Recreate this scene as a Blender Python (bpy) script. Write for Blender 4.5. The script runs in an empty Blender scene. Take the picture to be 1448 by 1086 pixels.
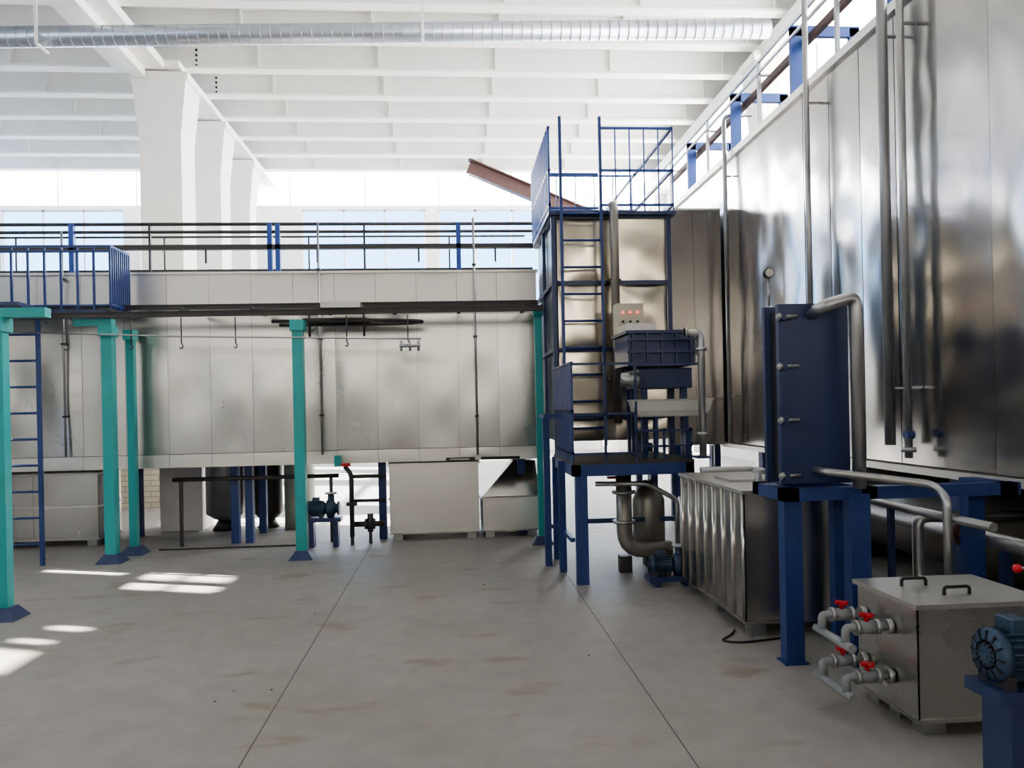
import bpy, bmesh, math, random
from mathutils import Vector, Matrix, noise
random.seed(7)
sc = bpy.context.scene

# ------------------------------------------------------------------ materials
def mat(name, col, metal=0.0, rough=0.5, nscale=6.0, nvar=0.08, rvar=0.08, stretch=(1,1,1), spec=None):
    m = bpy.data.materials.new(name); m.use_nodes = True
    nt = m.node_tree; b = nt.nodes['Principled BSDF']
    tc = nt.nodes.new('ShaderNodeTexCoord'); mp = nt.nodes.new('ShaderNodeMapping')
    mp.inputs['Scale'].default_value = stretch
    nt.links.new(tc.outputs['Object'], mp.inputs['Vector'])
    n = nt.nodes.new('ShaderNodeTexNoise'); n.inputs['Scale'].default_value = nscale; n.inputs['Detail'].default_value = 5
    nt.links.new(mp.outputs[0], n.inputs['Vector'])
    cr = nt.nodes.new('ShaderNodeMix'); cr.data_type = 'RGBA'
    c = Vector(col)
    cr.inputs['A'].default_value = (*[max(0, x*(1-nvar*2)) for x in c], 1)
    cr.inputs['B'].default_value = (*[min(1, x*(1+nvar*2)) for x in c], 1)
    nt.links.new(n.outputs['Fac'], cr.inputs['Factor'])
    nt.links.new(cr.outputs['Result'], b.inputs['Base Color'])
    mr = nt.nodes.new('ShaderNodeMapRange')
    mr.inputs['To Min'].default_value = max(0.02, rough-rvar); mr.inputs['To Max'].default_value = min(1, rough+rvar)
    nt.links.new(n.outputs['Fac'], mr.inputs['Value']); nt.links.new(mr.outputs[0], b.inputs['Roughness'])
    b.inputs['Metallic'].default_value = metal
    if spec is not None: b.inputs['Specular IOR Level'].default_value = spec
    return m

def emis(name, col, strength):
    m = bpy.data.materials.new(name); m.use_nodes = True
    nt = m.node_tree; b = nt.nodes['Principled BSDF']
    b.inputs['Base Color'].default_value = (0.6, 0.6, 0.6, 1)
    b.inputs['Emission Color'].default_value = (*col, 1); b.inputs['Emission Strength'].default_value = strength
    return m

M_white = mat('white_plaster', (0.84, 0.82, 0.79), rough=0.8, nvar=0.03, nscale=2)
M_beam = mat('white_painted_beam', (0.84, 0.83, 0.80), rough=0.6, nvar=0.03, nscale=1.5)
M_wall = mat('wall_paint', (0.76, 0.75, 0.74), rough=0.85, nvar=0.03)
M_wallg = mat('grey_wall_paint', (0.22, 0.21, 0.20), rough=0.8, nvar=0.05)
M_brush = mat('stainless_brushed', (0.58, 0.575, 0.55), 1.0, 0.28, nscale=1.3, nvar=0.04, rvar=0.03)
M_brush2 = mat('stainless_satin', (0.70, 0.685, 0.65), 1.0, 0.42, nscale=1.3, nvar=0.04, rvar=0.05)
M_pol = mat('stainless_polished', (0.54, 0.535, 0.53), 1.0, 0.18, nscale=1.2, nvar=0.05, rvar=0.04, stretch=(1, 1, 0.3))
M_cab = mat('stainless_brown_grey', (0.40, 0.37, 0.34), 1.0, 0.25, nscale=1.2, nvar=0.05, rvar=0.04)  # brown-grey brushed steel of the cabinet
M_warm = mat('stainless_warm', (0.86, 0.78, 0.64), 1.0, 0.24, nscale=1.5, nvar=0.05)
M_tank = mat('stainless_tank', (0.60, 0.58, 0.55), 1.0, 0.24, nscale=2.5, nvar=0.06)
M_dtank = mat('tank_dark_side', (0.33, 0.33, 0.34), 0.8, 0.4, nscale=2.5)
M_blue = mat('blue_paint', (0.030, 0.060, 0.20), 0.0, 0.38, nvar=0.08)
M_bluel = mat('hazed_blue_paint', (0.045, 0.10, 0.36), 0.0, 0.4, nvar=0.06)  # haze on the upper steelwork put into a lighter blue
M_dblue = mat('dark_blue_paint', (0.036, 0.054, 0.135), 0.0, 0.35, nvar=0.08)
M_turq = mat('turquoise_paint', (0.035, 0.35, 0.355), 0.0, 0.38, nvar=0.06)
M_galv = mat('galvanised_steel', (0.45, 0.45, 0.46), 0.9, 0.38, nscale=8)
M_duct = mat('duct_galvanised', (0.42, 0.45, 0.50), 0.8, 0.35, nscale=3)
M_dark = mat('dark_steel', (0.075, 0.07, 0.072), 0.4, 0.5)
M_brown = mat('brown_primer', (0.09, 0.045, 0.04), 0.0, 0.55)
M_rust = mat('grey_steel_pipe', (0.30, 0.28, 0.26), 0.6, 0.4)
M_red = mat('red_plastic', (0.55, 0.02, 0.03), 0, 0.35)
M_black = mat('black_rubber', (0.015, 0.015, 0.016), 0, 0.5)
M_cream = mat('cream_enamel', (0.60, 0.56, 0.45), 0, 0.35, nvar=0.03)
M_pvc = mat('grey_pvc', (0.27, 0.28, 0.29), 0, 0.4)
M_pale = mat('pale_green_tank', (0.50, 0.56, 0.50), 0, 0.45)
M_basin = mat('white_plastic', (0.62, 0.61, 0.56), 0, 0.35, nvar=0.02)
M_motor = mat('motor_blue', (0.05, 0.085, 0.14), 0.2, 0.4)
M_frame = mat('window_frame_white', (0.8, 0.8, 0.8), 0, 0.5)
M_glaz = emis('daylit_frosted_glazing', (0.68, 0.84, 1.0), 4.6)  # daylight put into the panes as their own glow
M_glazdim = emis('weak_glow_glazing', (0.80, 0.90, 1.0), 2.0)  # weaker pane glow, set to keep the near side dim
M_glazw = emis('warm_frosted_glazing', (1.0, 0.92, 0.80), 4.4)  # warm pane glow behind the camera, shaped for highlights on the steel
M_glazb = emis('strong_glow_glazing', (1.0, 0.99, 0.97), 18.0)  # strong pane glow standing in for daylight, no sun falls on it
M_led = emis('indicator_red', (1.0, 0.05, 0.03), 2.0)

def floor_mat():
    m = bpy.data.materials.new('polished_concrete'); m.use_nodes = True
    nt = m.node_tree; N = nt.nodes; L = nt.links; b = N['Principled BSDF']
    g = N.new('ShaderNodeNewGeometry'); sep = N.new('ShaderNodeSeparateXYZ'); L.new(g.outputs['Position'], sep.inputs[0])
    n1 = N.new('ShaderNodeTexNoise'); n1.inputs['Scale'].default_value = 0.7; n1.inputs['Detail'].default_value = 6
    n2 = N.new('ShaderNodeTexNoise'); n2.inputs['Scale'].default_value = 5; n2.inputs['Detail'].default_value = 6
    for n in (n1, n2): L.new(g.outputs['Position'], n.inputs['Vector'])
    r1 = N.new('ShaderNodeValToRGB'); r1.color_ramp.elements[0].position = 0.3; r1.color_ramp.elements[1].position = 0.7
    r1.color_ramp.elements[0].color = (0.275, 0.258, 0.238, 1); r1.color_ramp.elements[1].color = (0.345, 0.325, 0.305, 1)
    L.new(n1.outputs['Fac'], r1.inputs[0])
    mx = N.new('ShaderNodeMix'); mx.data_type = 'RGBA'; mx.blend_type = 'OVERLAY'; mx.inputs['Factor'].default_value = 0.18
    L.new(r1.outputs[0], mx.inputs['A']); L.new(n2.outputs['Fac'], mx.inputs['B'])
    mp = N.new('ShaderNodeMapping'); mp.inputs['Scale'].default_value = (0.9, 2.0, 1); L.new(g.outputs['Position'], mp.inputs[0])
    n3 = N.new('ShaderNodeTexNoise'); n3.inputs['Scale'].default_value = 1.5; n3.inputs['Detail'].default_value = 3; L.new(mp.outputs[0], n3.inputs['Vector'])
    r3 = N.new('ShaderNodeValToRGB'); r3.color_ramp.elements[0].position = 0.61; r3.color_ramp.elements[1].position = 0.69
    L.new(n3.outputs['Fac'], r3.inputs[0])
    sf = N.new('ShaderNodeMath'); sf.operation = 'MULTIPLY'; sf.inputs[1].default_value = 0.6; L.new(r3.outputs[0], sf.inputs[0])
    mx2 = N.new('ShaderNodeMix'); mx2.data_type = 'RGBA'; mx2.inputs['B'].default_value = (0.22, 0.18, 0.12, 1)
    L.new(sf.outputs[0], mx2.inputs['Factor']); L.new(mx.outputs['Result'], mx2.inputs['A'])
    a = N.new('ShaderNodeMath'); a.operation = 'SUBTRACT'; a.inputs[1].default_value = 0.025; L.new(sep.outputs[0], a.inputs[0])
    p = N.new('ShaderNodeMath'); p.operation = 'ABSOLUTE'; L.new(a.outputs[0], p.inputs[0])
    a2 = N.new('ShaderNodeMath'); a2.operation = 'SUBTRACT'; a2.inputs[1].default_value = 1.085; L.new(p.outputs[0], a2.inputs[0])
    p2 = N.new('ShaderNodeMath'); p2.operation = 'ABSOLUTE'; L.new(a2.outputs[0], p2.inputs[0])
    lt = N.new('ShaderNodeMath'); lt.operation = 'LESS_THAN'; lt.inputs[1].default_value = 0.005; L.new(p2.outputs[0], lt.inputs[0])
    mx3 = N.new('ShaderNodeMix'); mx3.data_type = 'RGBA'; mx3.inputs['B'].default_value = (0.13, 0.11, 0.10, 1)
    L.new(lt.outputs[0], mx3.inputs['Factor']); L.new(mx2.outputs['Result'], mx3.inputs['A'])
    L.new(mx3.outputs['Result'], b.inputs['Base Color'])
    mr = N.new('ShaderNodeMapRange'); mr.inputs['To Min'].default_value = 0.42; mr.inputs['To Max'].default_value = 0.62
    L.new(n1.outputs['Fac'], mr.inputs['Value']); L.new(mr.outputs[0], b.inputs['Roughness'])
    return m
M_floor = floor_mat()

def brick_mat():
    m = bpy.data.materials.new('pale_brick'); m.use_nodes = True
    nt = m.node_tree; b = nt.nodes['Principled BSDF']
    t = nt.nodes.new('ShaderNodeTexBrick'); t.inputs['Scale'].default_value = 1.0
    t.inputs['Color1'].default_value = (0.62, 0.55, 0.42, 1); t.inputs['Color2'].default_value = (0.52, 0.46, 0.35, 1)
    t.inputs['Mortar'].default_value = (0.3, 0.28, 0.25, 1)
    t.inputs['Brick Width'].default_value = 0.3; t.inputs['Row Height'].default_value = 0.1; t.inputs['Mortar Size'].default_value = 0.008
    g = nt.nodes.new('ShaderNodeNewGeometry'); s = nt.nodes.new('ShaderNodeSeparateXYZ'); c = nt.nodes.new('ShaderNodeCombineXYZ')
    nt.links.new(g.outputs['Position'], s.inputs[0]); nt.links.new(s.outputs[0], c.inputs[0]); nt.links.new(s.outputs[2], c.inputs[1])
    nt.links.new(c.outputs[0], t.inputs['Vector']); nt.links.new(t.outputs[0], b.inputs['Base Color']); b.inputs['Roughness'].default_value = 0.9
    return m
M_brick = brick_mat()

# ------------------------------------------------------------------ builder
class A:
    def __init__(s, name): s.name = name; s.parts = {}
    def bm(s, part, m):
        if part not in s.parts: s.parts[part] = [bmesh.new(), m, 0]
        return s.parts[part][0]
    def bev(s, part, w): s.parts[part][2] = w; return s
    def box(s, part, m, x0, x1, y0, y1, z0, z1, M=None):
        bm = s.bm(part, m)
        x0, x1 = min(x0, x1), max(x0, x1); y0, y1 = min(y0, y1), max(y0, y1); z0, z1 = min(z0, z1), max(z0, z1)
        v = [Vector(p) for p in ((x0,y0,z0),(x1,y0,z0),(x1,y1,z0),(x0,y1,z0),(x0,y0,z1),(x1,y0,z1),(x1,y1,z1),(x0,y1,z1))]
        if M is not None: v = [M @ p for p in v]
        v = [bm.verts.new(p) for p in v]
        for f in ((0,3,2,1),(4,5,6,7),(0,1,5,4),(1,2,6,5),(2,3,7,6),(3,0,4,7)): bm.faces.new([v[i] for i in f])
        return s
    def beam(s, part, m, p0, p1, w, h):
        p0, p1 = Vector(p0), Vector(p1); d = p1-p0; L = d.length; d.normalize()
        up = Vector((0,0,1)) if abs(d.z) < 0.95 else Vector((0,1,0))
        sx = d.cross(up).normalized(); uz = sx.cross(d).normalized()
        M = Matrix(((sx.x,d.x,uz.x,p0.x),(sx.y,d.y,uz.y,p0.y),(sx.z,d.z,uz.z,p0.z),(0,0,0,1)))
        return s.box(part, m, -w/2, w/2, 0, L, -h/2, h/2, M)
    def rev(s, part, m, p0, axis, prof, seg=20, cap=True):
        bm = s.bm(part, m); p0 = Vector(p0); d = Vector(axis).normalized()
        u = d.orthogonal().normalized(); w = d.cross(u)
        rings = []
        for t, r in prof:
            rings.append([bm.verts.new(p0+d*t+(u*math.cos(2*math.pi*i/seg)+w*math.sin(2*math.pi*i/seg))*max(r,1e-4)) for i in range(seg)])
        for a, b in zip(rings, rings[1:]):
            for i in range(seg):
                f = bm.faces.new((a[i], a[(i+1)%seg], b[(i+1)%seg], b[i])); f.smooth = True
        if cap:
            bm.faces.new(rings[0][::-1]); bm.faces.new(rings[-1])
        return s
    def cyl(s, part, m, p0, p1, r, r2=None, seg=14):
        p0, p1 = Vector(p0), Vector(p1)
        return s.rev(part, m, p0, p1-p0, [(0, r), ((p1-p0).length, r if r2 is None else r2)], seg)
    def tube(s, part, m, pts, r, fil=0.08, seg=10, closed=False):
        P = [Vector(p) for p in pts]; out = []
        if closed: out = P+[P[0]]
        else:
            out.append(P[0])
            for i in range(1, len(P)-1):
                a = (P[i-1]-P[i]); b = (P[i+1]-P[i]); f = min(fil, a.length*0.48, b.length*0.48)
                a.normalize(); b.normalize(); q0 = P[i]+a*f; q2 = P[i]+b*f
                for k in range(6):
                    t = k/5; out.append(q0*(1-t)**2+P[i]*2*t*(1-t)+q2*t*t)
            out.append(P[-1])
        bm = s.bm(part, m); d = (out[1]-out[0]).normalized(); u = d.orthogonal().normalized(); rings = []
        for i, p in enumerate(out):
            if i == 0: dd = d
            elif i == len(out)-1: dd = (out[i]-out[i-1]).normalized()
            else: dd = ((out[i+1]-out[i]).normalized()+(out[i]-out[i-1]).normalized()).normalized()
            u = (u-dd*u.dot(dd)).normalized(); w = dd.cross(u)
            rings.append([bm.verts.new(p+(u*math.cos(2*math.pi*k/seg)+w*math.sin(2*math.pi*k/seg))*r) for k in range(seg)])
        for a, b in zip(rings, rings[1:]):
            for k in range(seg):
                f = bm.faces.new((a[k], a[(k+1)%seg], b[(k+1)%seg], b[k])); f.smooth = True
        if not closed: bm.faces.new(rings[0][::-1]); bm.faces.new(rings[-1])
        return s
    def panels(s, part, m, axis, pos, a0, a1, z0, z1, w, amp=0.004, gap=0.004, seed=0, nx=10, nz=20, fs=(2.0, 1.0), kr=(-0.8, 1.2)):
        """sheet-metal cladding: axis 'y' -> face looks to -y, axis 'x' -> looks to -x"""
        bm = s.bm(part, m); n = max(1, round((a1-a0)/w)); w = (a1-a0)/n; rnd = random.Random(seed)
        for i in range(n):
            b0 = a0+i*w+gap/2; b1 = a0+(i+1)*w-gap/2; k = rnd.uniform(*kr); sd = rnd.uniform(0, 90); tilt = rnd.uniform(-1, 1)
            g = []
            for j in range(nz+1):
                row = []
                for q in range(nx+1):
                    uu, vv = q/nx, j/nz; al = b0+(b1-b0)*uu; z = z0+(z1-z0)*vv
                    env = math.sin(math.pi*uu)*(math.sin(math.pi*vv)**0.7)
                    dsp = amp*env*(k+1.3*noise.noise(Vector((al*fs[0]+sd, sd, z*fs[1]))))+amp*0.5*tilt*(uu-0.5)
                    row.append(bm.verts.new((al, pos-dsp, z) if axis == 'y' else (pos-dsp, al, z)))
                g.append(row)
            for j in range(nz):
                for q in range(nx):
                    vs = (g[j][q], g[j][q+1], g[j+1][q+1], g[j+1][q])
                    f = bm.faces.new(vs if axis == 'y' else vs[::-1]); f.smooth = True
        return s
    def done(s):
        root = bpy.data.objects.new(s.name, None); sc.collection.objects.link(root)
        allv = [v.co.copy() for p in s.parts.values() for v in p[0].verts]
        lo = Vector([min(v[i] for v in allv) for i in range(3)]); hi = Vector([max(v[i] for v in allv) for i in range(3)])
        o0 = Vector(((lo.x+hi.x)/2, (lo.y+hi.y)/2, lo.z)); root.location = o0
        root.empty_display_size = 0.2
        for pn, (bm, m, bw) in s.parts.items():
            for v in bm.verts: v.co -= o0
            me = bpy.data.meshes.new(pn); bm.to_mesh(me); bm.free(); me.materials.append(m)
            ob = bpy.data.objects.new(pn, me); sc.collection.objects.link(ob); ob.parent = root
            if bw:
                md = ob.modifiers.new('bev', 'BEVEL'); md.width = bw; md.segments = 2; md.limit_method = 'ANGLE'; md.angle_limit = 0.8
        return root

def single(name, m, build):
    a = A(name); build(a)
    (pn, (b, mm, bw)), = a.parts.items()
    me = bpy.data.meshes.new(name); b.to_mesh(me); b.free(); me.materials.append(mm)
    ob = bpy.data.objects.new(name, me); sc.collection.objects.link(ob); return ob

# ------------------------------------------------------------------ room shell
XL, XR, YB, YF, ZC = -18.0, 8.6, 30.0, -7.0, 11.05
def cells(r, holes):
    a0, a1, z0, z1 = r
    A_ = sorted(set([a0, a1]+[h for H in holes for h in H[:2]])); Z_ = sorted(set([z0, z1]+[h for H in holes for h in H[2:]]))
    for i in range(len(A_)-1):
        for j in range(len(Z_)-1):
            ca, cz = (A_[i]+A_[i+1])/2, (Z_[j]+Z_[j+1])/2
            if not any(H[0] < ca < H[1] and H[2] < cz < H[3] for H in holes): yield A_[i], A_[i+1], Z_[j], Z_[j+1]

single('floor', M_floor, lambda a: a.box('floor', M_floor, XL, XR, YF, YB, -0.2, 0))
single('ceiling', M_white, lambda a: a.box('ceiling', M_white, XL-.3, XR+.3, YF-.3, YB+.3, ZC, ZC+0.25))

# left wall: high glazed band; sun slots added in near frosted panes, far part left open for sun bounce
bandL = [(YF+1, YB-1, 8.1, 10.9)]
def wl(a):
    for c in cells((YF, YB, 0, ZC), bandL): a.box('w', M_wallg, XL-.3, XL, c[0], c[1], c[2], c[3])
single('wall_left', M_wallg, wl)
sun_slots = [(13.05, 13.45, 8.92, 9.17), (13.05, 13.45, 9.22, 9.50), (13.50, 13.95, 8.92, 9.17), (13.50, 13.95, 9.22, 9.50), (13.62, 13.76, 8.12, 8.75),
             (10.65, 11.12, 8.72, 9.06), (11.66, 11.76, 8.92, 9.12), (11.3, 11.38, 8.85, 9.05)]
wL = A('window_1')
for c in cells((YF+1, 17.0, 8.1, 10.9), sun_slots): wL.box('glazing', M_glaz, XL-.16, XL-.12, *c)
for k in range(13): 
    y = YF+1+k*(YB-YF-2)/12; wL.box('mullions', M_frame, XL-.1, XL-.02, y-.05, y+.05, 8.1, 10.9)
wL.box('mullions', M_frame, XL-.1, XL-.02, YF+1, YB-1, 9.6, 9.7)
wL.done()

bandR = [(YF+1, YB-1, 6.2, 10.3)]
def wr(a):
    for c in cells((YF, YB, 0, ZC), bandR): a.box('w', M_wall, XR, XR+.3, *c)
single('wall_right', M_wall, wr)
wR = A('window_2')
wR.box('glazing', M_glazdim, XR+.12, XR+.16, YF+1, 4, 6.2, 10.3)
wR.box('strong_glow_panes', M_glazb, XR+.12, XR+.16, 4, YB-1, 6.2, 10.3)
for k in range(13):
    y = YF+1+k*(YB-YF-2)/12; wR.box('mullions', M_frame, XR+.02, XR+.1, y-.06, y+.06, 6.2, 10.3)
wR.box('mullions', M_frame, XR+.02, XR+.1, YF+1, YB-1, 8.2, 8.3)
wR.done()

holes = [(-16.6, -12.2, 4.6, 9.45), (-11.6, -7.6, 4.6, 9.45), (-5.6, -0.9, 4.6, 9.45), (-0.4, 3.9, 4.6, 9.45), (4.4, 8.0, 4.6, 9.45)]
top = [(-17.4, 8.2, 9.6, 10.95)]
def wb(a):
    for c in cells((XL, XR, 0, ZC), holes+top): a.box('w', M_wall, c[0], c[1], YB, YB+.3, c[2], c[3])
single('wall_back', M_wall, wb)
for i, h in enumerate(holes):
    w = A('window_%d' % (i+3)); n = 3
    for k in range(n+1):
        x = h[0]+(h[1]-h[0])*k/n; w.box('frame', M_frame, x-.035, x+.035, YB+.1, YB+.17, h[2], h[3])
    for z in (h[2]+.03, h[2]+2.4, h[3]-.03): w.box('frame', M_frame, h[0], h[1], YB+.1, YB+.17, z-.035, z+.035)
    w.done()
w = A('window_8'); w.box('glazing', M_glazb, -17.4, 8.2, YB+.15, YB+.19, 9.6, 10.95)
for k in range(10): w.box('mullions', M_frame, -17.4+k*2.84-.03, -17.4+k*2.84+.03, YB+.05, YB+.12, 9.6, 10.95)
w.done()

bandF = [(-15, 2.6, 3.3, 4.9), (3.2, 8.0, 3.3, 7.4)]
def wf(a):
    for c in cells((XL, XR, 0, ZC), bandF): a.box('w', M_wallg, c[0], c[1], YF-.3, YF, c[2], c[3])
single('wall_front', M_wallg, wf)
for n, (h, cnt) in enumerate(((bandF[0], 8), (bandF[1], 3))):
    w = A('window_%d' % (9+n))
    w.box('glazing', M_glazw, h[0], h[1], YF-.2, YF-.16, h[2], h[3])
    for k in range(cnt+1):
        x = h[0]+(h[1]-h[0])*k/cnt; w.box('mullions', M_wallg, x-.15, x+.15, YF-.12, YF-.02, h[2], h[3])
    if n: w.box('mullions', M_wallg, h[0], h[1], YF-.12, YF-.02, 5.1, 5.3)
    w.done()

cb = A('ceiling_beams')
ys = [20+1.64*k for k in range(-15, 6)]
for y in ys:
    cb.box('webs', M_beam, XL, XR, y-.03, y+.03, 10.42, ZC)
    cb.box('flanges', M_beam, XL, XR, y-.16, y+.16, 10.36, 10.42)
    for k in range(9):
        x = XL+1.3+k*3.0; cb.box('ribs', M_beam, x-.02, x+.02, y-.15, y-.03, 10.42, ZC)
for y in ys[15:17]:
    for q in range(4):
        cb.cyl('bolts', M_black, (-6.25, y-.035, 10.48+q*.13), (-6.25, y-.06, 10.48+q*.13), .03, seg=8)
cb.done()
g = A('ceiling_girder')
g.box('girder', M_beam, -8.05, -6.85, YF, 19.4, 10.15, 10.36); g.box('web', M_beam, -7.6, -7.3, YF, 19.4, 9.95, 10.15)
g.box('girder', M_beam, -7.6, -6.5, 19.4, YB, 10.2, 10.36); g.done()
g = A('ceiling_girder'); g.box('girder', M_beam, 7.6, 8.6, YF, YB, 10.0, 10.36); g.done()

def column(x, y, w=.5):
    c = A('concrete_column')
    c.box('shaft', M_white, x-w, x+w, y-w, y+w, 0, 8.6)
    bm = c.bm('head', M_white)
    a = [bm.verts.new((x+sx*w, y+sy*w, 8.6)) for sx, sy in ((-1,-1),(1,-1),(1,1),(-1,1))]
    b = [bm.verts.new((x+sx*(w+.15), y+sy*(w+.04), 9.95)) for sx, sy in ((-1,-1),(1,-1),(1,1),(-1,1))]
    for i in range(4): bm.faces.new((a[i], a[(i+1)%4], b[(i+1)%4], b[i]))
    bm.faces.new(b); bm.faces.new(a[::-1])
    c.box('corbel', M_white, x-w-.2, x+w+.2, y-w-.06, y+w+.06, 9.95, 10.15)
    c.done()
column(-7.05, 20.1); column(-7.05, 23.4, .48); column(-7.05, 26.8, .42)
column(-7.3, 4.3); column(-7.3, 0.5); column(8.05, 18.5, .45); column(8.05, 11, .45)

d = A('ventilation_duct')
p0, p1 = Vector((-13.5, 16, 9.12)), Vector((6.9, 16, 9.68)); dv = (p1-p0)
d.cyl('duct', M_duct, p0, p1, .2, seg=24)
for k in range(1, 100):
    c = p0+dv*k/100; d.cyl('seams', M_duct, c-dv.normalized()*.008, c+dv.normalized()*.008, .206, seg=24)
for x in (-8.0, -.45):
    z = 9.12+(x+13.5)/20.4*.56
    d.box('hangers', M_frame, x-.03, x+.03, 15.78, 15.8, z-.22, 10.36); d.box('hangers', M_frame, x-.03, x+.03, 15.78, 16.22, z-.24, z-.21)
d.done()

pw = A('wall_partition'); pw.box('bricks', M_brick, -13, -3.9, 14.6, 14.8, 0, 3.2); pw.done()
sb = A('steel_beam')
sb.beam('web', M_brown, (0.75, 27.6, 10.35), (5.6, 27.6, 8.3), .05, .5); sb.beam('flange', M_brown, (0.75, 27.6, 10.6), (5.6, 27.6, 8.55), .35, .05)
sb.beam('flange', M_brown, (0.75, 27.6, 10.1), (5.6, 27.6, 8.05), .35, .05); sb.box('support', M_white, 5.4, 5.9, 27.4, 27.9, 0, 8.3)
sb.done()

# ------------------------------------------------------------------ back tunnel
TX = -7.2
t = A('spray_tunnel')
t.box('core', M_dark, TX, 1.1, 10.04, 11.3, 1.03, 3.45)
t.panels('lower_cladding', M_brush, 'y', 10.0, TX, 1.12, 1.2, 2.93, .535, amp=.018, gap=.0025, seed=3, nx=14, nz=30, fs=(1.0, 1.3), kr=(-.5, 1.0))
t.panels('upper_cladding', M_brush2, 'y', 10.0, TX, 1.12, 2.935, 3.46, .535, amp=.006, seed=5, nx=8, nz=10)
t.panels('skirt', M_brush2, 'y', 9.98, TX, 1.12, 1.03, 1.195, .535, amp=.004, seed=9, nx=6, nz=4)
t.box('roof', M_brush2, TX-.02, 1.14, 9.97, 11.32, 3.46, 3.49)
t.box('end_sheet', M_brush2, TX-.02, TX, 9.98, 11.3, 1.03, 3.46)
for x in (-7.0, -5.9, -4.4, -2.86, -2.68, -.95, .9):
    t.box('legs', M_blue, x-.05, x+.05, 10.3, 10.4, 0, 1.03)
for x in (-7.0, -4.4, -2.7, .9): t.box('legs', M_blue, x-.05, x+.05, 11.1, 11.2, 0, 1.03)
t.done()

r = A('tunnel_railing')
for z, rr in ((4.13, .022), (4.03, .02)): r.cyl('rails', M_dark, (TX, 10.15, z), (1.1, 10.15, z), rr)
r.box('trough', M_dark, TX, 1.1, 10.1, 10.18, 3.80, 3.86); r.box('kickplate', M_dark, TX, 1.1, 10.2, 10.22, 3.52, 3.56)
for x in (-6.6, -3.8, -1.1): r.box('brackets', M_dark, x-.012, x+.012, 10.12, 10.16, 3.49, 4.13)
for x in (-2.3, -2.2, .12, -4.75): r.box('posts', M_bluel, x-.03, x+.03, 10.1, 10.16, 3.49, 4.13)
for x in (-3.1, -1.7, -.4, .6): r.box('hooks', M_dark, x-.012, x+.012, 10.1, 10.12, 3.62, 3.8)
for x in range(-6, 1, 2): r.cyl('rear_rail', M_dark, (x, 11.2, 3.49), (x, 11.2, 4.2), .012)
for z in (4.2,): r.cyl('rear_rail', M_dark, (TX, 11.2, z), (1.1, 11.2, z), .015)
r.done()

for x, z0, z1 in ((-4.78, 1.2, 4.0), (-1.66, 1.15, 4.1), (.31, 1.1, 4.15)):
    p = A('conduit_pipe'); p.cyl('pipe', M_galv, (x, 9.93, z0), (x, 9.93, z1), .014)
    for z in (z0+.5, (z0+z1)/2, z1-.6): p.box('clamps', M_dark, x-.025, x+.025, 9.91, 9.98, z-.012, z+.012)
    p.done()

# ------------------------------------------------------------------ turquoise posts
def post(x, y, z, w=.06, arm=0):
    p = A('support_post')
    p.box('shaft', M_turq, x-w, x+w, y-w, y+w, .08, z)
    bm = p.bm('foot', M_dblue); 
    a = [bm.verts.new((x+sx*.14, y+sy*.14, 0)) for sx, sy in ((-1,-1),(1,-1),(1,1),(-1,1))]
    b = [bm.verts.new((x+sx*.07, y+sy*.07, .1)) for sx, sy in ((-1,-1),(1,-1),(1,1),(-1,1))]
    for i in range(4): bm.faces.new((a[i], a[(i+1)%4], b[(i+1)%4], b[i]))
    bm.faces.new(b); bm.faces.new(a[::-1])
    if arm: p.box('arm', M_turq, min(x, x+arm)-w, max(x, x+arm)+w, y-w, y+w, z, z+.08)
    p.box('head', M_turq, x-w*1.3, x+w*1.3, y-.09, y+.09, z-.12, z)
    p.done()
post(-1.77, 9.1, 2.76); post(-3.97, 9.28, 2.74, arm=-.3); post(-3.92, 9.78, 2.74, .045); post(-3.82, 6.85, 2.55, .05, arm=.35); post(1.08, 9.55, 2.95, .045)

# ------------------------------------------------------------------ overhead conveyor
c = A('overhead_conveyor')
def ibeam(p0, p1, h=.1, w=.07):
    p0, p1 = Vector(p0), Vector(p1); o = Vector((0, 0, h/2))
    c.beam('track', M_dark, p0, p1, .02, h); c.beam('track', M_dark, p0+o, p1+o, w, .012); c.beam('track', M_dark, p0-o, p1-o, w, .012)
ibeam((-7.0, 9.15, 2.84), (1.1, 9.15, 2.88), .055, .05); ibeam((-7.0, 9.7, 3.0), (1.1, 9.7, 3.02), .05, .05)
for k in range(10):
    x = -6.3+k*.8
    c.box('cross_ties', M_dark, x-.02, x+.02, 9.1, 9.8, 2.9, 2.93)
wc = Vector((-1.0, 9.45, 2.80)); R = .60
arc = [(-2.1, 9.25, 2.77)]+[wc+Vector((math.sin(q*math.pi/20)*R*1.0+.05, -.2+.4*(1-math.cos(q*math.pi/20))/2, -.03)) for q in range(0, 21)]+[(-2.1, 9.66, 2.77)]
c.tube('return_bend', M_dark, arc, .022, fil=.02)
c.box('guide_plate', M_dark, -1.75, -1.0, 9.26, 9.64, 2.79, 2.805)
for x in (-1.7, -1.05): c.cyl('drop_rods', M_dark, (x, 9.45, 2.6), (x, 9.45, 2.93), .015)
c.box('drive_box', M_galv, -1.5, -1.05, 9.05, 9.3, 2.90, 2.97)
c.tube('air_line', M_galv, [(-5.4, 9.0, 2.68), (-3, 9.0, 2.58), (-.35, 9.0, 2.52)], .01)
for k, x in enumerate((-4.3, -3.6, -3.05, -2.45, -1.2, -.5)):
    c.cyl('hangers', M_dark, (x, 9.0, 2.8), (x, 9.0, 2.5), .007); c.tube('hangers', M_dark, [(x, 9, 2.5), (x+.02, 9, 2.47), (x, 9, 2.44), (x-.02, 9, 2.46)], .007, .02)
c.cyl('spray_head', M_galv, (-.6, 9, 2.44), (-.36, 9, 2.44), .018)
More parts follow.
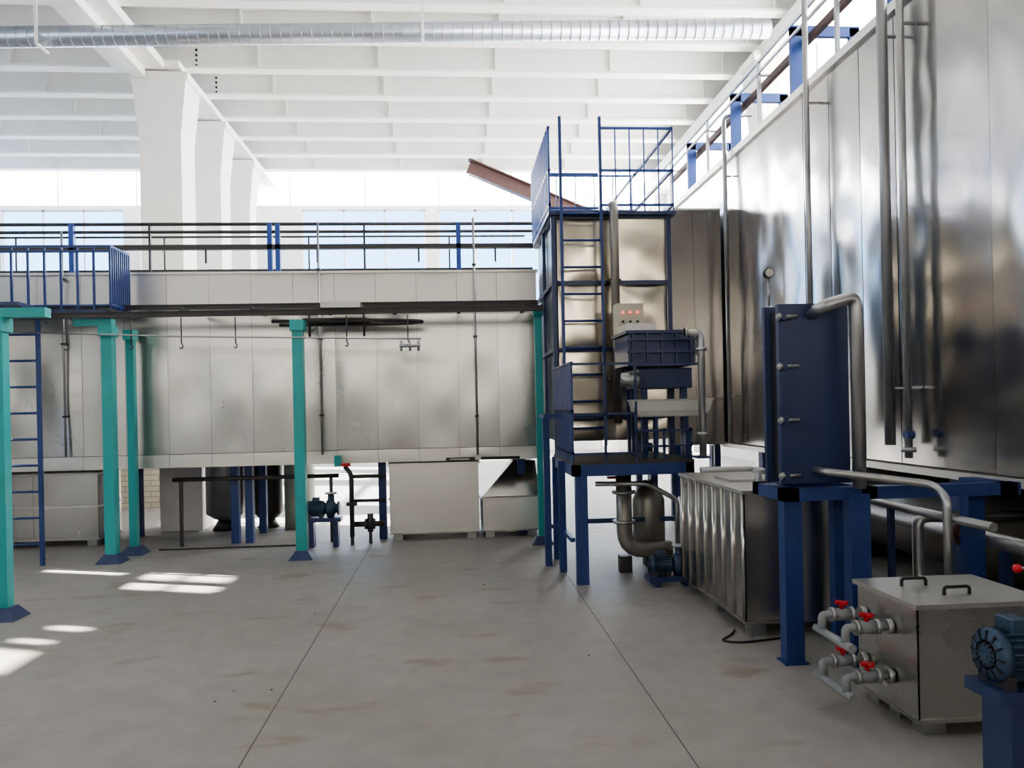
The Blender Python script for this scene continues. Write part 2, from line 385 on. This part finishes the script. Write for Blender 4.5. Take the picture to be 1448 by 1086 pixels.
for x in (-.58, -.48, -.38): c.cyl('spray_head', M_galv, (x, 9, 2.38), (x, 9, 2.5), .015)
c.done()

# ------------------------------------------------------------------ left access platform + ladder
a = A('access_platform')
a.box('deck', M_dblue, -6.7, -3.92, 9.3, 9.88, 2.90, 2.94)
for (x0, x1, y) in ((-6.7, -3.95, 9.32),):
    for z in (3.68, 3.62): a.box('rails', M_blue, x0, x1, y-.015, y+.015, z-.012, z+.012)
    a.box('rails', M_blue, x0, x1, y-.015, y+.015, 2.98, 3.0)
    n = 15
    for k in range(n+1):
        x = x0+(x1-x0)*k/n; a.box('balusters', M_blue, x-.012, x+.012, y-.01, y+.01, 2.94, 3.66)
for z in (3.68, 3.0): a.box('rails', M_blue, -3.97, -3.94, 9.32, 9.86, z-.015, z+.015)
for k in range(10): a.box('balusters', M_blue, -3.97, -3.945, 9.33+k*.058, 9.35+k*.058, 2.94, 3.68)
a.box('deck', M_dblue, -6.7, -4.6, 8.6, 9.3, 2.90, 2.94)
for z in (3.55, 3.25): a.box('rails', M_dblue, -6.7, -4.85, 8.6, 8.63, z-.015, z+.015)
for k in range(9): a.box('balusters', M_dblue, -4.85-k*.2, -4.83-k*.2, 8.6, 8.62, 2.94, 3.55)
a.box('legs', M_dblue, -6.7, -6.6, 9.3, 9.4, 0, 2.9)
for x in (-5.2, -4.72): a.box('ladder_rails', M_blue, x-.02, x+.02, 9.2, 9.24, 0, 2.9)
for k in range(9): a.cyl('ladder_rungs', M_blue, (-5.2, 9.22, .25+k*.3), (-4.72, 9.22, .25+k*.3), .014, seg=8)
a.done()

# ------------------------------------------------------------------ right oven
o = A('drying_oven')
o.box('core', M_dark, 4.04, 7.4, -3, 13.8, 1.1, 5.15)
o.panels('cladding', M_pol, 'x', 4.0, -3, 13.82, 1.13, 5.15, .60, amp=.012, gap=.003, seed=11, nx=14, nz=60, fs=(2.0, 2.4))
o.box('top_trim', M_brush2, 3.96, 4.1, -3, 13.85, 5.15, 5.24); o.box('bottom_trim', M_brush2, 3.93, 4.08, -3, 13.85, 1.06, 1.12)
o.box('end_sheet', M_brush, 4.0, 7.4, 13.8, 13.84, 1.1, 5.2)
for k in range(9):
    y = -2+k*2
    for x in (4.15, 7.2): o.box('legs', M_blue, x-.07, x+.07, y-.07, y+.07, 0, 1.06)
o.done()
k_ = A('stainless_cabinet')
k_.box('body', M_dark, 3.14, 3.93, 10.98, 12.5, 1.1, 4.5)
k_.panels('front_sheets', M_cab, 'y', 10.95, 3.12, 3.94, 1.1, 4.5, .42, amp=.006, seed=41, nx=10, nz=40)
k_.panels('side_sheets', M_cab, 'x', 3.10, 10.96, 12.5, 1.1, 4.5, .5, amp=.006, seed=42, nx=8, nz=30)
k_.box('top_trim', M_brush2, 3.09, 3.94, 10.93, 12.52, 4.5, 4.53)
for x in (3.2, 3.85):
    for y in (11.05, 12.4): k_.box('legs', M_dblue, x-.04, x+.04, y-.04, y+.04, 0, 1.1)
k_.box('door_handle', M_galv, 3.54, 3.57, 10.9, 10.94, 2.4, 2.7)
k_.done()
for y in (4.6, 6.6, 8.6, 10.5, 12.5):
    p = A('portal_frame')
    p.box('frame', M_bluel, 3.96, 4.10, y-.03, y+.03, 5.24, 6.0); p.box('frame', M_bluel, 4.66, 4.78, y-.03, y+.03, 5.24, 6.0)
    p.box('frame', M_bluel, 3.96, 4.78, y-.03, y+.03, 5.9, 6.02)
    bm = p.bm('gusset', M_blue)
    v = [bm.verts.new(q) for q in ((4.3, y+.03, 5.24), (4.3, y+.03, 5.55), (4.3, y+.5, 5.24), (4.36, y+.03, 5.24), (4.36, y+.03, 5.55), (4.36, y+.5, 5.24))]
    for f in ((0,1,2),(5,4,3),(0,3,4,1),(1,4,5,2),(2,5,3,0)): bm.faces.new([v[i] for i in f])
    p.done()
rl = A('roof_conveyor_rail')
rl.box('rail', M_brown, 4.12, 4.18, 0, 14, 5.80, 5.88); rl.cyl('guide', M_galv, (3.92, 0, 5.84), (3.92, 14, 5.84), .02)
rl.cyl('guide', M_galv, (4.0, 0, 6.06), (4.0, 14, 6.06), .025)
for y in (1.6, 3.6, 5.6, 7.6, 9.6, 11.6, 13.6): rl.box('hangers', M_galv, 3.98, 4.18, y-.02, y+.02, 5.88, 5.9); rl.box('hangers', M_galv, 3.98, 4.02, y-.02, y+.02, 5.24, 6.05)
rl.done()
for y, r_, x, z0, z1 in ((6.28, .032, 3.86, 1.2, 6.4), (6.52, .045, 3.84, 1.3, 6.4), (8.0, .03, 3.85, 1.15, 6.6), (10.62, .03, 3.90, 1.13, 5.75)):
    p = A('riser_pipe')
    if y > 10: p.tube('pipe', M_galv, [(x, y, z0), (x, y, z1), (4.3, y, z1+.02)], r_, .1)
    else: p.cyl('pipe', M_galv if y != 6.52 else M_dtank, (x, y, z0), (x, y, z1), r_)
    for z in (1.8, 4.9): p.box('clamps', M_galv, x-.02, 3.99, y-.012, y+.012, z-.01, z+.01)
    if y == 6.28: p.cyl('valve', M_blue, (x-.03, y, 1.4), (x+.04, y, 1.4), .04); p.cyl('flange', M_galv, (x, y, 1.25), (x, y, 1.29), .06)
    p.done()

# ------------------------------------------------------------------ tower with ladder & upper cage
t = A('stainless_tower')
t.box('core', M_dark, 1.22, 2.5, 8.76, 10.4, 1.3, 3.84)
for i in range(4):
    z0 = (1.3, 1.58, 2.36, 3.12)[i]; z1 = (1.56, 2.32, 3.08, 3.84)[i]
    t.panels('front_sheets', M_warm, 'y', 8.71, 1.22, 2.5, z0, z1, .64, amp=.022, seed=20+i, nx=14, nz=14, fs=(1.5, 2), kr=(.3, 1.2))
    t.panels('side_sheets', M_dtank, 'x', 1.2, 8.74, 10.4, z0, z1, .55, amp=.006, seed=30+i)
for z in (1.57, 2.34, 3.10, 3.86):
    t.box('frame', M_dblue, 1.15, 2.52, 8.66, 8.70, z-.022, z+.022); t.box('frame', M_dblue, 1.15, 1.19, 8.66, 10.4, z-.022, z+.022)
for x in (1.15, 2.48): t.box('frame', M_dblue, x, x+.05, 8.65, 8.7, 1.2, 3.86)
t.box('frame', M_dblue, 1.15, 1.19, 9.5, 9.54, 0, 3.86)
for x in (1.17, 2.5): t.box('frame', M_blue, x-.04, x+.04, 10.25, 10.33, 0, 1.3)
t.box('roof_deck', M_dblue, 1.12, 2.58, 8.6, 10.45, 3.86, 3.9)
t.done()
g = A('guard_cage')
for z in (4.84, 4.36, 3.97):
    g.box('rails', M_bluel, 1.12, 1.15, 8.6, 10.4, z-.015, z+.015); g.box('rails', M_bluel, 2.53, 2.56, 8.6, 10.4, z-.015, z+.015)
    g.box('rails', M_bluel, 1.72, 2.56, 8.6, 8.63, z-.012, z+.012); g.box('rails', M_bluel, 1.12, 2.56, 10.4, 10.43, z-.012, z+.012)
    if z < 4.8: g.box('rails', M_bluel, 1.12, 1.72, 8.75, 8.77, z-.012, z+.012)
for k in range(12): g.box('side_bars', M_bluel, 1.12, 1.145, 8.6+k*.16, 8.64+k*.16, 3.9, 4.84)
for k in range(6): g.box('bars', M_bluel, 1.72+k*.165, 1.735+k*.165, 8.6, 8.615, 3.9, 4.84); g.box('bars', M_bluel, 1.2+k*.26, 1.215+k*.26, 10.4, 10.415, 3.9, 4.84)
g.box('cross_member', M_bluel, 2.1, 2.12, 8.6, 10.4, 4.3, 4.33)
g.done()
l = A('steel_ladder')
for x, z0 in ((1.25, 1.25), (1.70, 1.25)): l.box('rails', M_blue, x-.016, x+.016, 8.5, 8.54, z0, 4.93)
for k in range(9): l.cyl('rungs', M_blue, (1.25, 8.52, 1.45+k*.3), (1.70, 8.52, 1.45+k*.3), .014, seg=8)
for z in (1.57, 3.1): 
    for x in (1.25, 1.7): l.box('brackets', M_dblue, x-.012, x+.012, 8.54, 8.66, z-.01, z+.01)
l.done()
p = A('exhaust_pipe'); p.tube('pipe', M_rust, [(1.84, 8.5, 1.5), (1.84, 8.5, 3.90), (1.84, 8.58, 3.96)], .05, .05, seg=16)
for z in (2.0, 3.1): p.box('straps', M_dark, 1.77, 1.91, 8.5, 8.65, z-.015, z+.015)
p.done()

# lower platform
pl = A('service_platform')
X0, X1, Y0, Y1 = 1.12, 2.3, 7.24, 8.6
pl.box('deck', M_dark, X0, X1, Y0, Y1, 1.14, 1.17)
for y in (Y0, Y1-.08): pl.box('beams', M_blue, X0, X1, y, y+.08, 1.03, 1.14)
for x in (X0, X1-.08): pl.box('beams', M_blue, x, x+.08, Y0, Y1, 1.03, 1.14)
pl.box('legs', M_blue, 1.15, 1.26, 7.24, 7.34, 0, 1.03)
for x, y, z in ((1.10, 7.86, 1.14), (.99, 8.2, 1.62), (1.13, 8.55, 1.14)): pl.box('legs', M_blue, x-.035, x+.035, y-.035, y+.035, 0, z)
pl.box('legs', M_blue, 2.2, 2.28, 8.5, 8.58, 0, 1.03)
pl.box('braces', M_blue, .97, 1.13, 8.17, 8.22, .4, .44); pl.box('braces', M_blue, 1.1, 1.14, 7.3, 8.2, .4, .44)
pl.box('braces', M_blue, .96, 1.14, 8.1, 8.6, 1.58, 1.62)
for z in (2.11, 1.65, 1.25): pl.box('side_rail', M_blue, 1.12, 1.145, 7.25, 8.5, z-.015, z+.015)
for k in range(22): pl.box('side_bars', M_blue, 1.12, 1.14, 7.25+k*.058, 7.285+k*.058, 1.17, 2.11)
for z in (2.1, 1.62, 1.24): pl.box('front_rail', M_dblue, 1.12, 1.75, 7.27, 7.29, z-.012, z+.012)
for x in (1.45, 1.75): pl.box('front_rail', M_dblue, x-.012, x+.012, 7.27, 7.29, 1.17, 2.1)
for z in (1.45, 1.3): pl.box('front_rail', M_dblue, 1.75, 2.3, 7.27, 7.29, z-.01, z+.01)
for x in (2.02, 2.28): pl.box('front_rail', M_dblue, x-.012, x+.012, 7.27, 7.29, 1.17, 1.47)
pl.done()
f = A('filter_press')
f.box('body', M_dblue, 1.73, 2.40, 7.45, 8.1, 2.08, 2.40); f.box('body', M_dblue, 1.84, 2.38, 7.5, 8.1, 1.86, 2.06); f.box('lid', M_dblue, 1.70, 2.43, 7.42, 8.13, 2.40, 2.43)
for z in (2.09, 2.22, 2.34): f.box('ribs', M_dblue, 1.71, 2.42, 7.41, 7.45, z-.012, z+.012)
for k in range(5): f.box('ribs', M_dblue, 1.76+k*.145, 1.78+k*.145, 7.42, 7.45, 2.08, 2.4)
f.rev('motor', M_galv, (1.66, 7.5, 1.95), (1, 0, 0), [(0, .03), (.01, .07), (.16, .07), (.19, .05)])
f.box('top_plate', M_galv, 1.75, 2.05, 7.6, 8.0, 2.43, 2.52)
for x in (1.9, 2.3):
    for y in (7.55, 8.0): f.box('legs', M_dblue, x-.03, x+.03, y-.03, y+.03, 1.17, 1.88)
f.bev('body', .01); f.done()
cbx = A('control_box')
cbx.box('case', M_cream, 1.78, 2.08, 8.2, 8.38, 2.32, 2.80); cbx.bev('case', .008)
for k in range(3): cbx.cyl('buttons', M_led if k == 0 else M_red, (1.85+k*.08, 8.2, 2.70), (1.85+k*.08, 8.18, 2.70), .012, seg=10)
for k in range(3): cbx.cyl('switches', M_black, (1.85+k*.08, 8.2, 2.60), (1.85+k*.08, 8.18, 2.60), .013, seg=10)
cbx.box('stand', M_dblue, 1.9, 1.95, 8.28, 8.33, 1.17, 2.32)
cbx.done()
b = A('wash_trough')
bm = b.bm('trough', M_basin)
def ringp(x0, x1, y0, y1, z): return [bm.verts.new(q) for q in ((x0,y0,z),(x1,y0,z),(x1,y1,z),(x0,y1,z))]
rs = [ringp(1.80,2.44,7.32,7.42,1.58), ringp(1.74,2.49,7.29,7.46,1.64), ringp(1.72,2.51,7.27,7.48,1.74), ringp(1.70,2.53,7.25,7.5,1.75), ringp(1.74,2.49,7.29,7.46,1.75), ringp(1.81,2.43,7.33,7.42,1.61)]
for p_, q_ in zip(rs, rs[1:]):
    for i in range(4): bm.faces.new((p_[i], p_[(i+1)%4], q_[(i+1)%4], q_[i]))
bm.faces.new(rs[0][::-1]); bm.faces.new(rs[-1]); b.bev('trough', .012)
b.box('brackets', M_dblue, 1.95, 1.98, 7.33, 7.42, 1.17, 1.58); b.box('brackets', M_dblue, 2.25, 2.28, 7.33, 7.42, 1.17, 1.58); b.done()
p = A('drain_pipe'); p.tube('pipe', M_galv, [(2.2, 7.15, 2.37), (2.36, 7.15, 2.37), (2.36, 7.15, 1.2)], .035, .06)
for z in (2.2, 1.4): p.cyl('flanges', M_galv, (2.36, 7.15, z), (2.36, 7.15, z+.03), .055)
p.cyl('flanges', M_galv, (2.2, 7.15, 2.37), (2.22, 7.15, 2.37), .055); p.box('bracket', M_dblue, 2.3, 2.42, 7.13, 7.3, 1.18, 1.2); p.done()

def pump(name, x, y, z, L=.3, r=.12, m=M_motor, base=True):
    p = A(name)
    p.rev('motor', m, (x, y, z), (1, 0, 0), [(0, r*.55), (.01, r*.98), (L*.2, r), (L*.2, r*.86), (L*.85, r*.86), (L*.9, r*.95), (L, r*.7)], 24)
    for k in range(24):
        an = k*math.pi/12; M = Matrix.Translation((x, y, z)) @ Matrix.Rotation(an, 4, 'X')
        p.box('fins', m, L*.22, L*.84, -.003, .003, r*.8, r*1.0, M)
    for k in range(5): p.rev('grille', m, (x-.008+.002*k, y, z), (1, 0, 0), [(0, r*(.15+.1*k)), (.01, r*(.15+.1*k))], 20)
    for k in range(12):
        an = k*math.pi/6; p.beam('grille_slots', M_black, (x-.001, y+math.cos(an)*r*.3, z+math.sin(an)*r*.3), (x+.006, y+math.cos(an)*r*.92, z+math.sin(an)*r*.92), .008, .008)
    p.box('terminal_box', m, x+L*.35, x+L*.7, y-.05, y+.05, z+r*.8, z+r*1.4); p.bev('terminal_box', .006)
    p.rev('volute', M_motor, (x+L, y, z), (1, 0, 0), [(0, r*.5), (.02, r*1.05), (.04, r*1.15), (.1, r*1.15), (.12, r*.7), (.15, r*.5), (.15, r*.85), (.175, r*.85)], 24)
    p.cyl('outlet', M_motor, (x+L+.07, y, z), (x+L+.07, y, z+r*1.9), r*.42); p.cyl('flange', M_galv, (x+L+.07, y, z+r*1.8), (x+L+.07, y, z+r*2.0), r*.75)
    for sx in (.12, .7): p.box('feet', M_dark, x+L*sx, x+L*sx+.04, y-r*.8, y+r*.8, z-r*1.1, z-r*.6)
    if base: p.box('base', M_dblue, x-.02, x+L+.2, y-r, y+r, z-r*1.1-.05, z-r*1.1)
    if z-r*1.1-.05 > .05 and base:
        for xx in (x+.04, x+L+.1): p.box('stand', M_dblue, xx, xx+.06, y-r*.8, y+r*.8, 0, z-r*1.1-.05)
    return p
pump('centrifugal_pump', 1.8, 7.1, .2, .22, .09).done()
u = A('suction_manifold')
u.tube('bend', M_rust, [(1.72, 7.75, 1.0), (1.72, 7.75, .22), (2.2, 7.75, .22)], .08, .2, seg=18)
u.rev('vessel', M_rust, (2.05, 8.05, .15), (0, 0, 1), [(0, .12), (.04, .17), (.55, .17), (.65, .12), (.75, .05)], 20)
u.cyl('flange', M_galv, (1.72, 7.75, .8), (1.72, 7.75, .83), .12); u.cyl('flange', M_galv, (1.72, 7.75, .5), (1.72, 7.75, .53), .12)
for q in ((1.72, 7.75),(2.05, 8.05)): u.box('feet', M_dark, q[0]-.06, q[0]+.06, q[1]-.06, q[1]+.06, 0, .17)
u.tube('branch', M_galv, [(1.4, 7.6, .92), (1.9, 7.5, .92), (2.2, 7.5, .75), (2.2, 7.5, .3)], .025, .06)
u.box('crossbar', M_dblue, 1.3, 2.3, 7.9, 7.94, .48, .53)
u.cyl('valve_wheel', M_red, (1.55, 7.5, .98), (1.55, 7.5, 1.0), .05)
u.done()

def tank(name, x0, x1, y0, y1, z0, z1, m=M_tank, ribs=True, tier=False, w=.36, amp=.006):
    t = A(name)
    t.box('shell', m, x0+.015, x1, y0+.015, y1, z0, z1)
    t.panels('front', m, 'y', y0, x0+.005, x1, z0, z1, max(.5, (x1-x0)/max(1, round((x1-x0)/.8))), amp=amp, seed=int(abs(x0*100)), kr=(.1, 1))
    if ribs:
        t.panels('side', m, 'x', x0, y0+.005, y1, z0, z1, w, amp=amp*w/.5, seed=int(abs(y0*100)), kr=(.1, 1))
    t.box('rim', M_brush2, x0-.02, x1+.02, y0-.02, y1+.02, z1, z1+.025)
    if tier: t.box('mid_rim', M_brush2, x0-.015, x1+.015, y0-.015, y1+.015, (z0+z1)/2-.012, (z0+z1)/2+.012)
    t.box('bottom_rim', M_tank, x0-.01, x1+.01, y0-.01, y1+.01, z0-.02, z0)
    for x in (x0+.1, x1-.1):
        for k in range(3):
            y = y0+.08+(y1-y0-.16)*k/2; t.box('feet', M_galv, x-.06, x+.06, y-.05, y+.05, 0, z0-.02)
    return t
t = tank('rinse_tank', 2.08, 2.98, 5.42, 6.95, .12, 1.04, w=.213, amp=.003)
for k in range(8):
    t.cyl('stiffeners', M_tank, (2.078, 5.44+k*.212, .12), (2.078, 5.44+k*.212, 1.04), .016, seg=12)
t.tube('top_pipe', M_galv, [(2.15, 6.6, 1.12), (2.6, 6.6, 1.12), (2.6, 5.7, 1.12), (2.6, 5.7, 1.065)], .025, .05)
t.cyl('valve', M_galv, (2.35, 5.8, 1.065), (2.35, 5.8, 1.17), .025); t.cyl('valve', M_galv, (2.3, 5.8, 1.17), (2.4, 5.8, 1.17), .012)
t.cyl('valve', M_galv, (2.55, 5.55, 1.065), (2.55, 5.55, 1.2), .03); t.rev('wheel', M_dark, (2.55, 5.55, 1.2), (0, 0, 1), [(0, .06), (.015, .06)])
t.box('lid', M_brush2, 2.2, 2.6, 6.0, 6.4, 1.065, 1.085)
t.done()
h = A('rubber_hose'); h.tube('hose', M_black, [(2.3, 5.36, .008), (2.0, 5.3, .008), (1.86, 5.36, .008), (2.0, 5.5, .008), (2.06, 5.6, .008)], .007, .08); h.done()

e = A('plate_heat_exchanger')
e.box('front_plate', M_dblue, 2.13, 2.60, 4.88, 4.93, 1.16, 2.34); e.bev('front_plate', .006)
e.box('rear_plate', M_dblue, 2.11, 2.60, 5.06, 5.10, 1.16, 2.34)
for k in range(8): e.box('plates', M_tank, 2.15, 2.58, 4.937+k*.015, 4.943+k*.015, 1.2, 2.3)
for z in (1.22, 1.58, 1.93, 2.25):
    e.cyl('tie_bolts', M_galv, (2.10, 4.84, z), (2.24, 4.84, z), .013); e.cyl('tie_bolts', M_galv, (2.11, 4.84, z), (2.13, 4.84, z), .024, seg=6)
    e.box('bolt_lugs', M_dblue, 2.13, 2.16, 4.82, 4.88, z-.02, z+.02)
e.tube('riser', M_galv, [(2.36, 4.9, 2.27), (2.36, 4.72, 2.3), (2.57, 4.72, 2.36), (2.57, 4.72, 1.14)], .042, .07, seg=16)
e.tube('lower_pipe', M_galv, [(2.36, 4.9, 1.25), (2.36, 4.72, 1.25), (2.95, 4.55, 1.17), (2.95, 4.42, 1.1), (2.95, 4.42, .45)], .025, .06, seg=12)
e.cyl('flange', M_galv, (2.57, 4.72, 1.2), (2.57, 4.72, 1.23), .065)
e.cyl('gauge_stem', M_galv, (2.12, 5.0, 2.34), (2.12, 5.0, 2.52), .008); e.rev('gauge', M_black, (2.12, 4.98, 2.56), (0, 1, 0), [(0, .035), (.03, .035)]); e.rev('gauge_face', M_basin, (2.12, 4.975, 2.56), (0, 1, 0), [(0, .028), (.006, .028)])
e.box('stand', M_blue, 2.10, 3.7, 4.78, 4.88, 1.06, 1.14); e.box('stand', M_blue, 2.10, 2.75, 5.2, 5.3, 1.06, 1.14)
for x in (2.10, 2.62): e.box('stand', M_blue, x, x+.1, 4.78, 5.3, 1.06, 1.14)
for x0, y0, w in ((2.12, 4.83, .12), (2.52, 4.74, .13), (2.64, 5.2, .1), (3.56, 5.1, .12)): e.box('legs', M_blue, x0, x0+w, y0, y0+w*.8, 0, 1.1)
e.box('stand', M_blue, 3.56, 3.68, 4.78, 5.2, 1.06, 1.14)
for x0, y0, w in ((2.12, 4.83, .12), (2.52, 4.74, .13)): e.box('foot_plates', M_blue, x0-.02, x0+w+.02, y0-.02, y0+w, 0, .012)
e.done()

t = tank('dosing_tank', 2.30, 2.98, 3.70, 4.27, .09, .645, m=M_brush, w=.6)
for y, x in ((4.08, 2.52), (3.86, 2.62)):
    t.tube('handles', M_black, [(x-.07, y, .67), (x-.07, y, .71), (x+.07, y, .71), (x+.07, y, .67)], .009, .02, seg=8)
t.done()
v = A('valve_manifold')
for y, z in ((4.18, .50), (3.92, .50), (4.18, .24), (3.92, .24)):
    v.tube('pipes', M_pvc, [(2.29, y, z), (2.08, y, z), (2.04, y, z), (2.04, y-.0, z-.09)], .022, .03)
    v.cyl('body', M_pvc, (2.11, y, z), (2.2, y, z), .034); v.cyl('nuts', M_galv, (2.26, y, z), (2.29, y, z), .04); v.cyl('nuts', M_pvc, (2.09, y, z), (2.11, y, z), .04); v.cyl('nuts', M_pvc, (2.2, y, z), (2.22, y, z), .04)
    v.cyl('stem', M_red, (2.155, y, z+.03), (2.155, y, z+.06), .013); v.box('levers', M_red, 2.12, 2.19, y-.012, y+.012, z+.058, z+.072); v.box('levers', M_red, 2.14, 2.17, y-.04, y+.04, z+.058, z+.07)
for z in (.41, .15): v.tube('headers', M_pvc, [(2.04, 4.25, z), (2.04, 3.85, z)], .024)
v.done()
p = pump('centrifugal_pump', 2.17, 3.02, .64, .22, .11)
p.tube('discharge', M_galv, [(2.46, 3.02, .84), (2.46, 3.02, 1.02)], .04); p.rev('valve_body', M_galv, (2.46, 3.02, .88), (0, 0, 1), [(0, .05), (.03, .07), (.08, .07), (.11, .05)])
p.cyl('lever', M_galv, (2.46, 2.98, 1.0), (2.30, 2.98, 1.0), .006); p.rev('lever_knob', M_red, (2.30, 2.98, 1.0), (-1, 0, 0), [(0, .008), (.008, .017), (.025, .017), (.033, .008)])
p.done()

u = A('storage_tank')
u.rev('shell', M_rust, (4.7, 6.0, .55), (0, 1, 0), [(0, .1), (.05, .34), (.12, .42), (2.4, .42), (2.5, .3)], 28)
for y in (6.4, 8.1): u.box('cradle', M_dark, 4.4, 5.0, y-.05, y+.05, 0, .3)
u.done()
u = A('process_pipes')
u.tube('pipes', M_galv, [(3.5, 4.3, .3), (3.5, 5.6, .3), (3.5, 5.6, .8), (4.6, 5.6, .8)], .04, .08); u.tube('pipes', M_galv, [(3.3, 4.5, .9), (3.3, 6.6, .9), (4.2, 6.6, .9)], .03, .08)
u.tube('pipes', M_rust, [(3.75, 3.2, .7), (3.75, 7.5, .7)], .06, .08)
for y in (3.6, 5.0, 7.0): u.box('supports', M_dblue, 3.72, 3.78, y-.03, y+.03, 0, .65)
u.box('supports', M_dblue, 3.47, 3.53, 4.9, 4.96, 0, .27); u.box('supports', M_dblue, 3.28, 3.32, 5.6, 5.64, 0, .88)
u.cyl('flanges', M_brown, (3.75, 4.6, .7), (3.75, 4.64, .7), .1); u.cyl('flanges', M_brown, (3.75, 5.4, .7), (3.75, 5.44, .7), .1)
u.done()

# ------------------------------------------------------------------ under the back tunnel
tank('rinse_tank', -.84, .32, 10.10, 11.1, .1, .98, m=M_brush2, tier=True).done()
t = tank('rinse_tank', .36, 1.12, 10.12, 11.0, .1, .5, m=M_brush2)
bm = t.bm('hood', M_tank)
v = [bm.verts.new(q) for q in ((.36,10.15,.53),(1.12,10.15,.53),(1.12,10.9,.53),(.36,10.9,.53),(.8,10.4,.98),(1.1,10.4,.98),(1.1,10.8,.98),(.8,10.8,.98))]
for f in ((0,3,2,1),(4,5,6,7),(0,1,5,4),(1,2,6,5),(2,3,7,6),(3,0,4,7)): bm.faces.new([v[i] for i in f])
t.done()
tank('rinse_tank', -6.3, -4.66, 10.5, 11.2, .1, .94, m=M_tank, tier=True).done()
a = A('cable_tray'); a.box('tray', M_dark, -3.7, -1.9, 9.95, 10.0, 0, .02)
for k in range(43): a.box('chain', M_galv, -3.68+k*.04, -3.66+k*.04, 9.96, 9.99, .02, .026)
a.done()
s = A('pressure_vessel')
s.rev('shell', M_dtank, (-3.34, 11.6, .12), (0, 0, 1), [(0, .05), (.05, .18), (.12, .28), (1.6, .28), (1.7, .2), (1.75, .05)], 28); s.rev('base', M_dark, (-3.34, 11.6, 0), (0, 0, 1), [(0, .2), (.14, .12)]); s.done()
s = A('pressure_vessel')
s.rev('shell', M_dark, (-2.76, 11.7, .1), (0, 0, 1), [(0, .05), (.05, .15), (.12, .21), (1.6, .21), (1.75, .05)], 28); s.rev('base', M_dark, (-2.76, 11.7, 0), (0, 0, 1), [(0, .16), (.12, .1)]); s.done()
s = A('chemical_tank')
s.rev('shell', M_pale, (-2.28, 11.6, 0), (0, 0, 1), [(0, .22), (1.5, .22), (1.65, .12), (1.7, .08)], 28); s.rev('lid', M_black, (-2.28, 11.6, 1.7), (0, 0, 1), [(0, .09), (.04, .09)]); s.done()
s = A('concrete_plinth'); s.box('block', M_white, -4.28, -3.68, 11.6, 12.1, 0, 3.3); s.box('cap', M_white, -4.3, -3.66, 11.58, 12.12, 3.3, 3.36); s.done()
pump('centrifugal_pump', -1.86, 9.85, .48, .24, .1).done()
m = A('pipe_manifold')
m.tube('pipes', M_dark, [(-1.3, 9.98, .25), (-.9, 9.98, .25)], .035); m.tube('pipes', M_dark, [(-1.3, 9.9, .1), (-1.3, 9.9, .9), (-1.38, 9.9, 1.0)], .03, .08)
m.tube('pipes', M_galv, [(-1.3, 9.98, .55), (-.87, 9.98, .55)], .02); m.tube('pipes', M_dark, [(-1.3, 9.98, .86), (-.87, 9.98, .86)], .025)
for x in (-1.05, -1.15): m.cyl('flanges', M_dark, (x, 9.98, .25), (x+.03, 9.98, .25), .07)
m.cyl('valve', M_dark, (-1.08, 9.98, .15), (-1.08, 9.98, .38), .04)
m.cyl('flanges', M_dark, (-1.3, 9.9, .5), (-1.3, 9.9, .54), .07); m.box('handle', M_red, -1.42, -1.3, 9.85, 9.88, 1.0, 1.04)
m.box('bracket', M_turq, -1.5, -1.42, 9.84, 9.9, 1.0, 1.14); m.box('supports', M_dark, -1.32, -1.28, 9.88, 9.92, 0, .12); m.box('supports', M_dark, -1.1, -1.06, 9.96, 10, 0, .16)
m.done()
m = A('supply_pipe'); m.tube('pipes', M_dark, [(-3.6, 10.2, .86), (-1.5, 10.2, .86)], .028)
for x in (-3.5, -1.6): m.box('supports', M_dark, x-.02, x+.02, 10.18, 10.22, 0, .84)
m.done()
y = A('warning_bar'); y.box('bar', M_black, -.1, .27, 9.9, 9.97, 1.04, 1.07); y.box('bar', M_black, .35, .85, 9.9, 9.97, 1.04, 1.07); y.box('stripes', M_cream, -.05, .2, 9.895, 9.9, 1.045, 1.06); y.done()
db = A('floor_debris'); rr = random.Random(4)
for k in range(8):
    x, yy = rr.uniform(-2.0, 1.6), rr.uniform(4.4, 8.5); q = rr.uniform(.005, .010)
    db.box('chips', M_dark, x, x+q*2, yy, yy+q, 0, q*.6)
db.done()

# ------------------------------------------------------------------ light
wd = bpy.data.worlds.new('sky'); sc.world = wd; wd.use_nodes = True
bg = wd.node_tree.nodes['Background']; bg.inputs[0].default_value = (0.32, 0.60, 1.0, 1); bg.inputs[1].default_value = 4.6
sd = bpy.data.lights.new('sun', 'SUN'); sd.energy = 65; sd.angle = 0.006; sd.color = (1, .95, .88)
so = bpy.data.objects.new('sun', sd); sc.collection.objects.link(so)
so.rotation_euler = Vector((1, -.35, -.6)).to_track_quat('-Z', 'Y').to_euler(); so.location = (-30, 20, 20)
sc.view_settings.view_transform = 'AgX'
try: sc.view_settings.look = 'AgX - Medium High Contrast'
except Exception: pass
sc.view_settings.exposure = 0.12

# ------------------------------------------------------------------ camera
cd = bpy.data.cameras.new('camera'); cam = bpy.data.objects.new('camera', cd); sc.collection.objects.link(cam)
cd.sensor_width = 36; cd.lens = 27.1; cd.shift_y = 0.0229; cd.clip_end = 200
cam.matrix_world = Matrix.Translation((0, 0, 1.7)) @ Matrix.Rotation(math.radians(-4.4), 4, 'Z') @ Matrix.Rotation(math.radians(90), 4, 'X') @ Matrix.Rotation(math.radians(-1.2), 4, 'Z')
sc.camera = cam
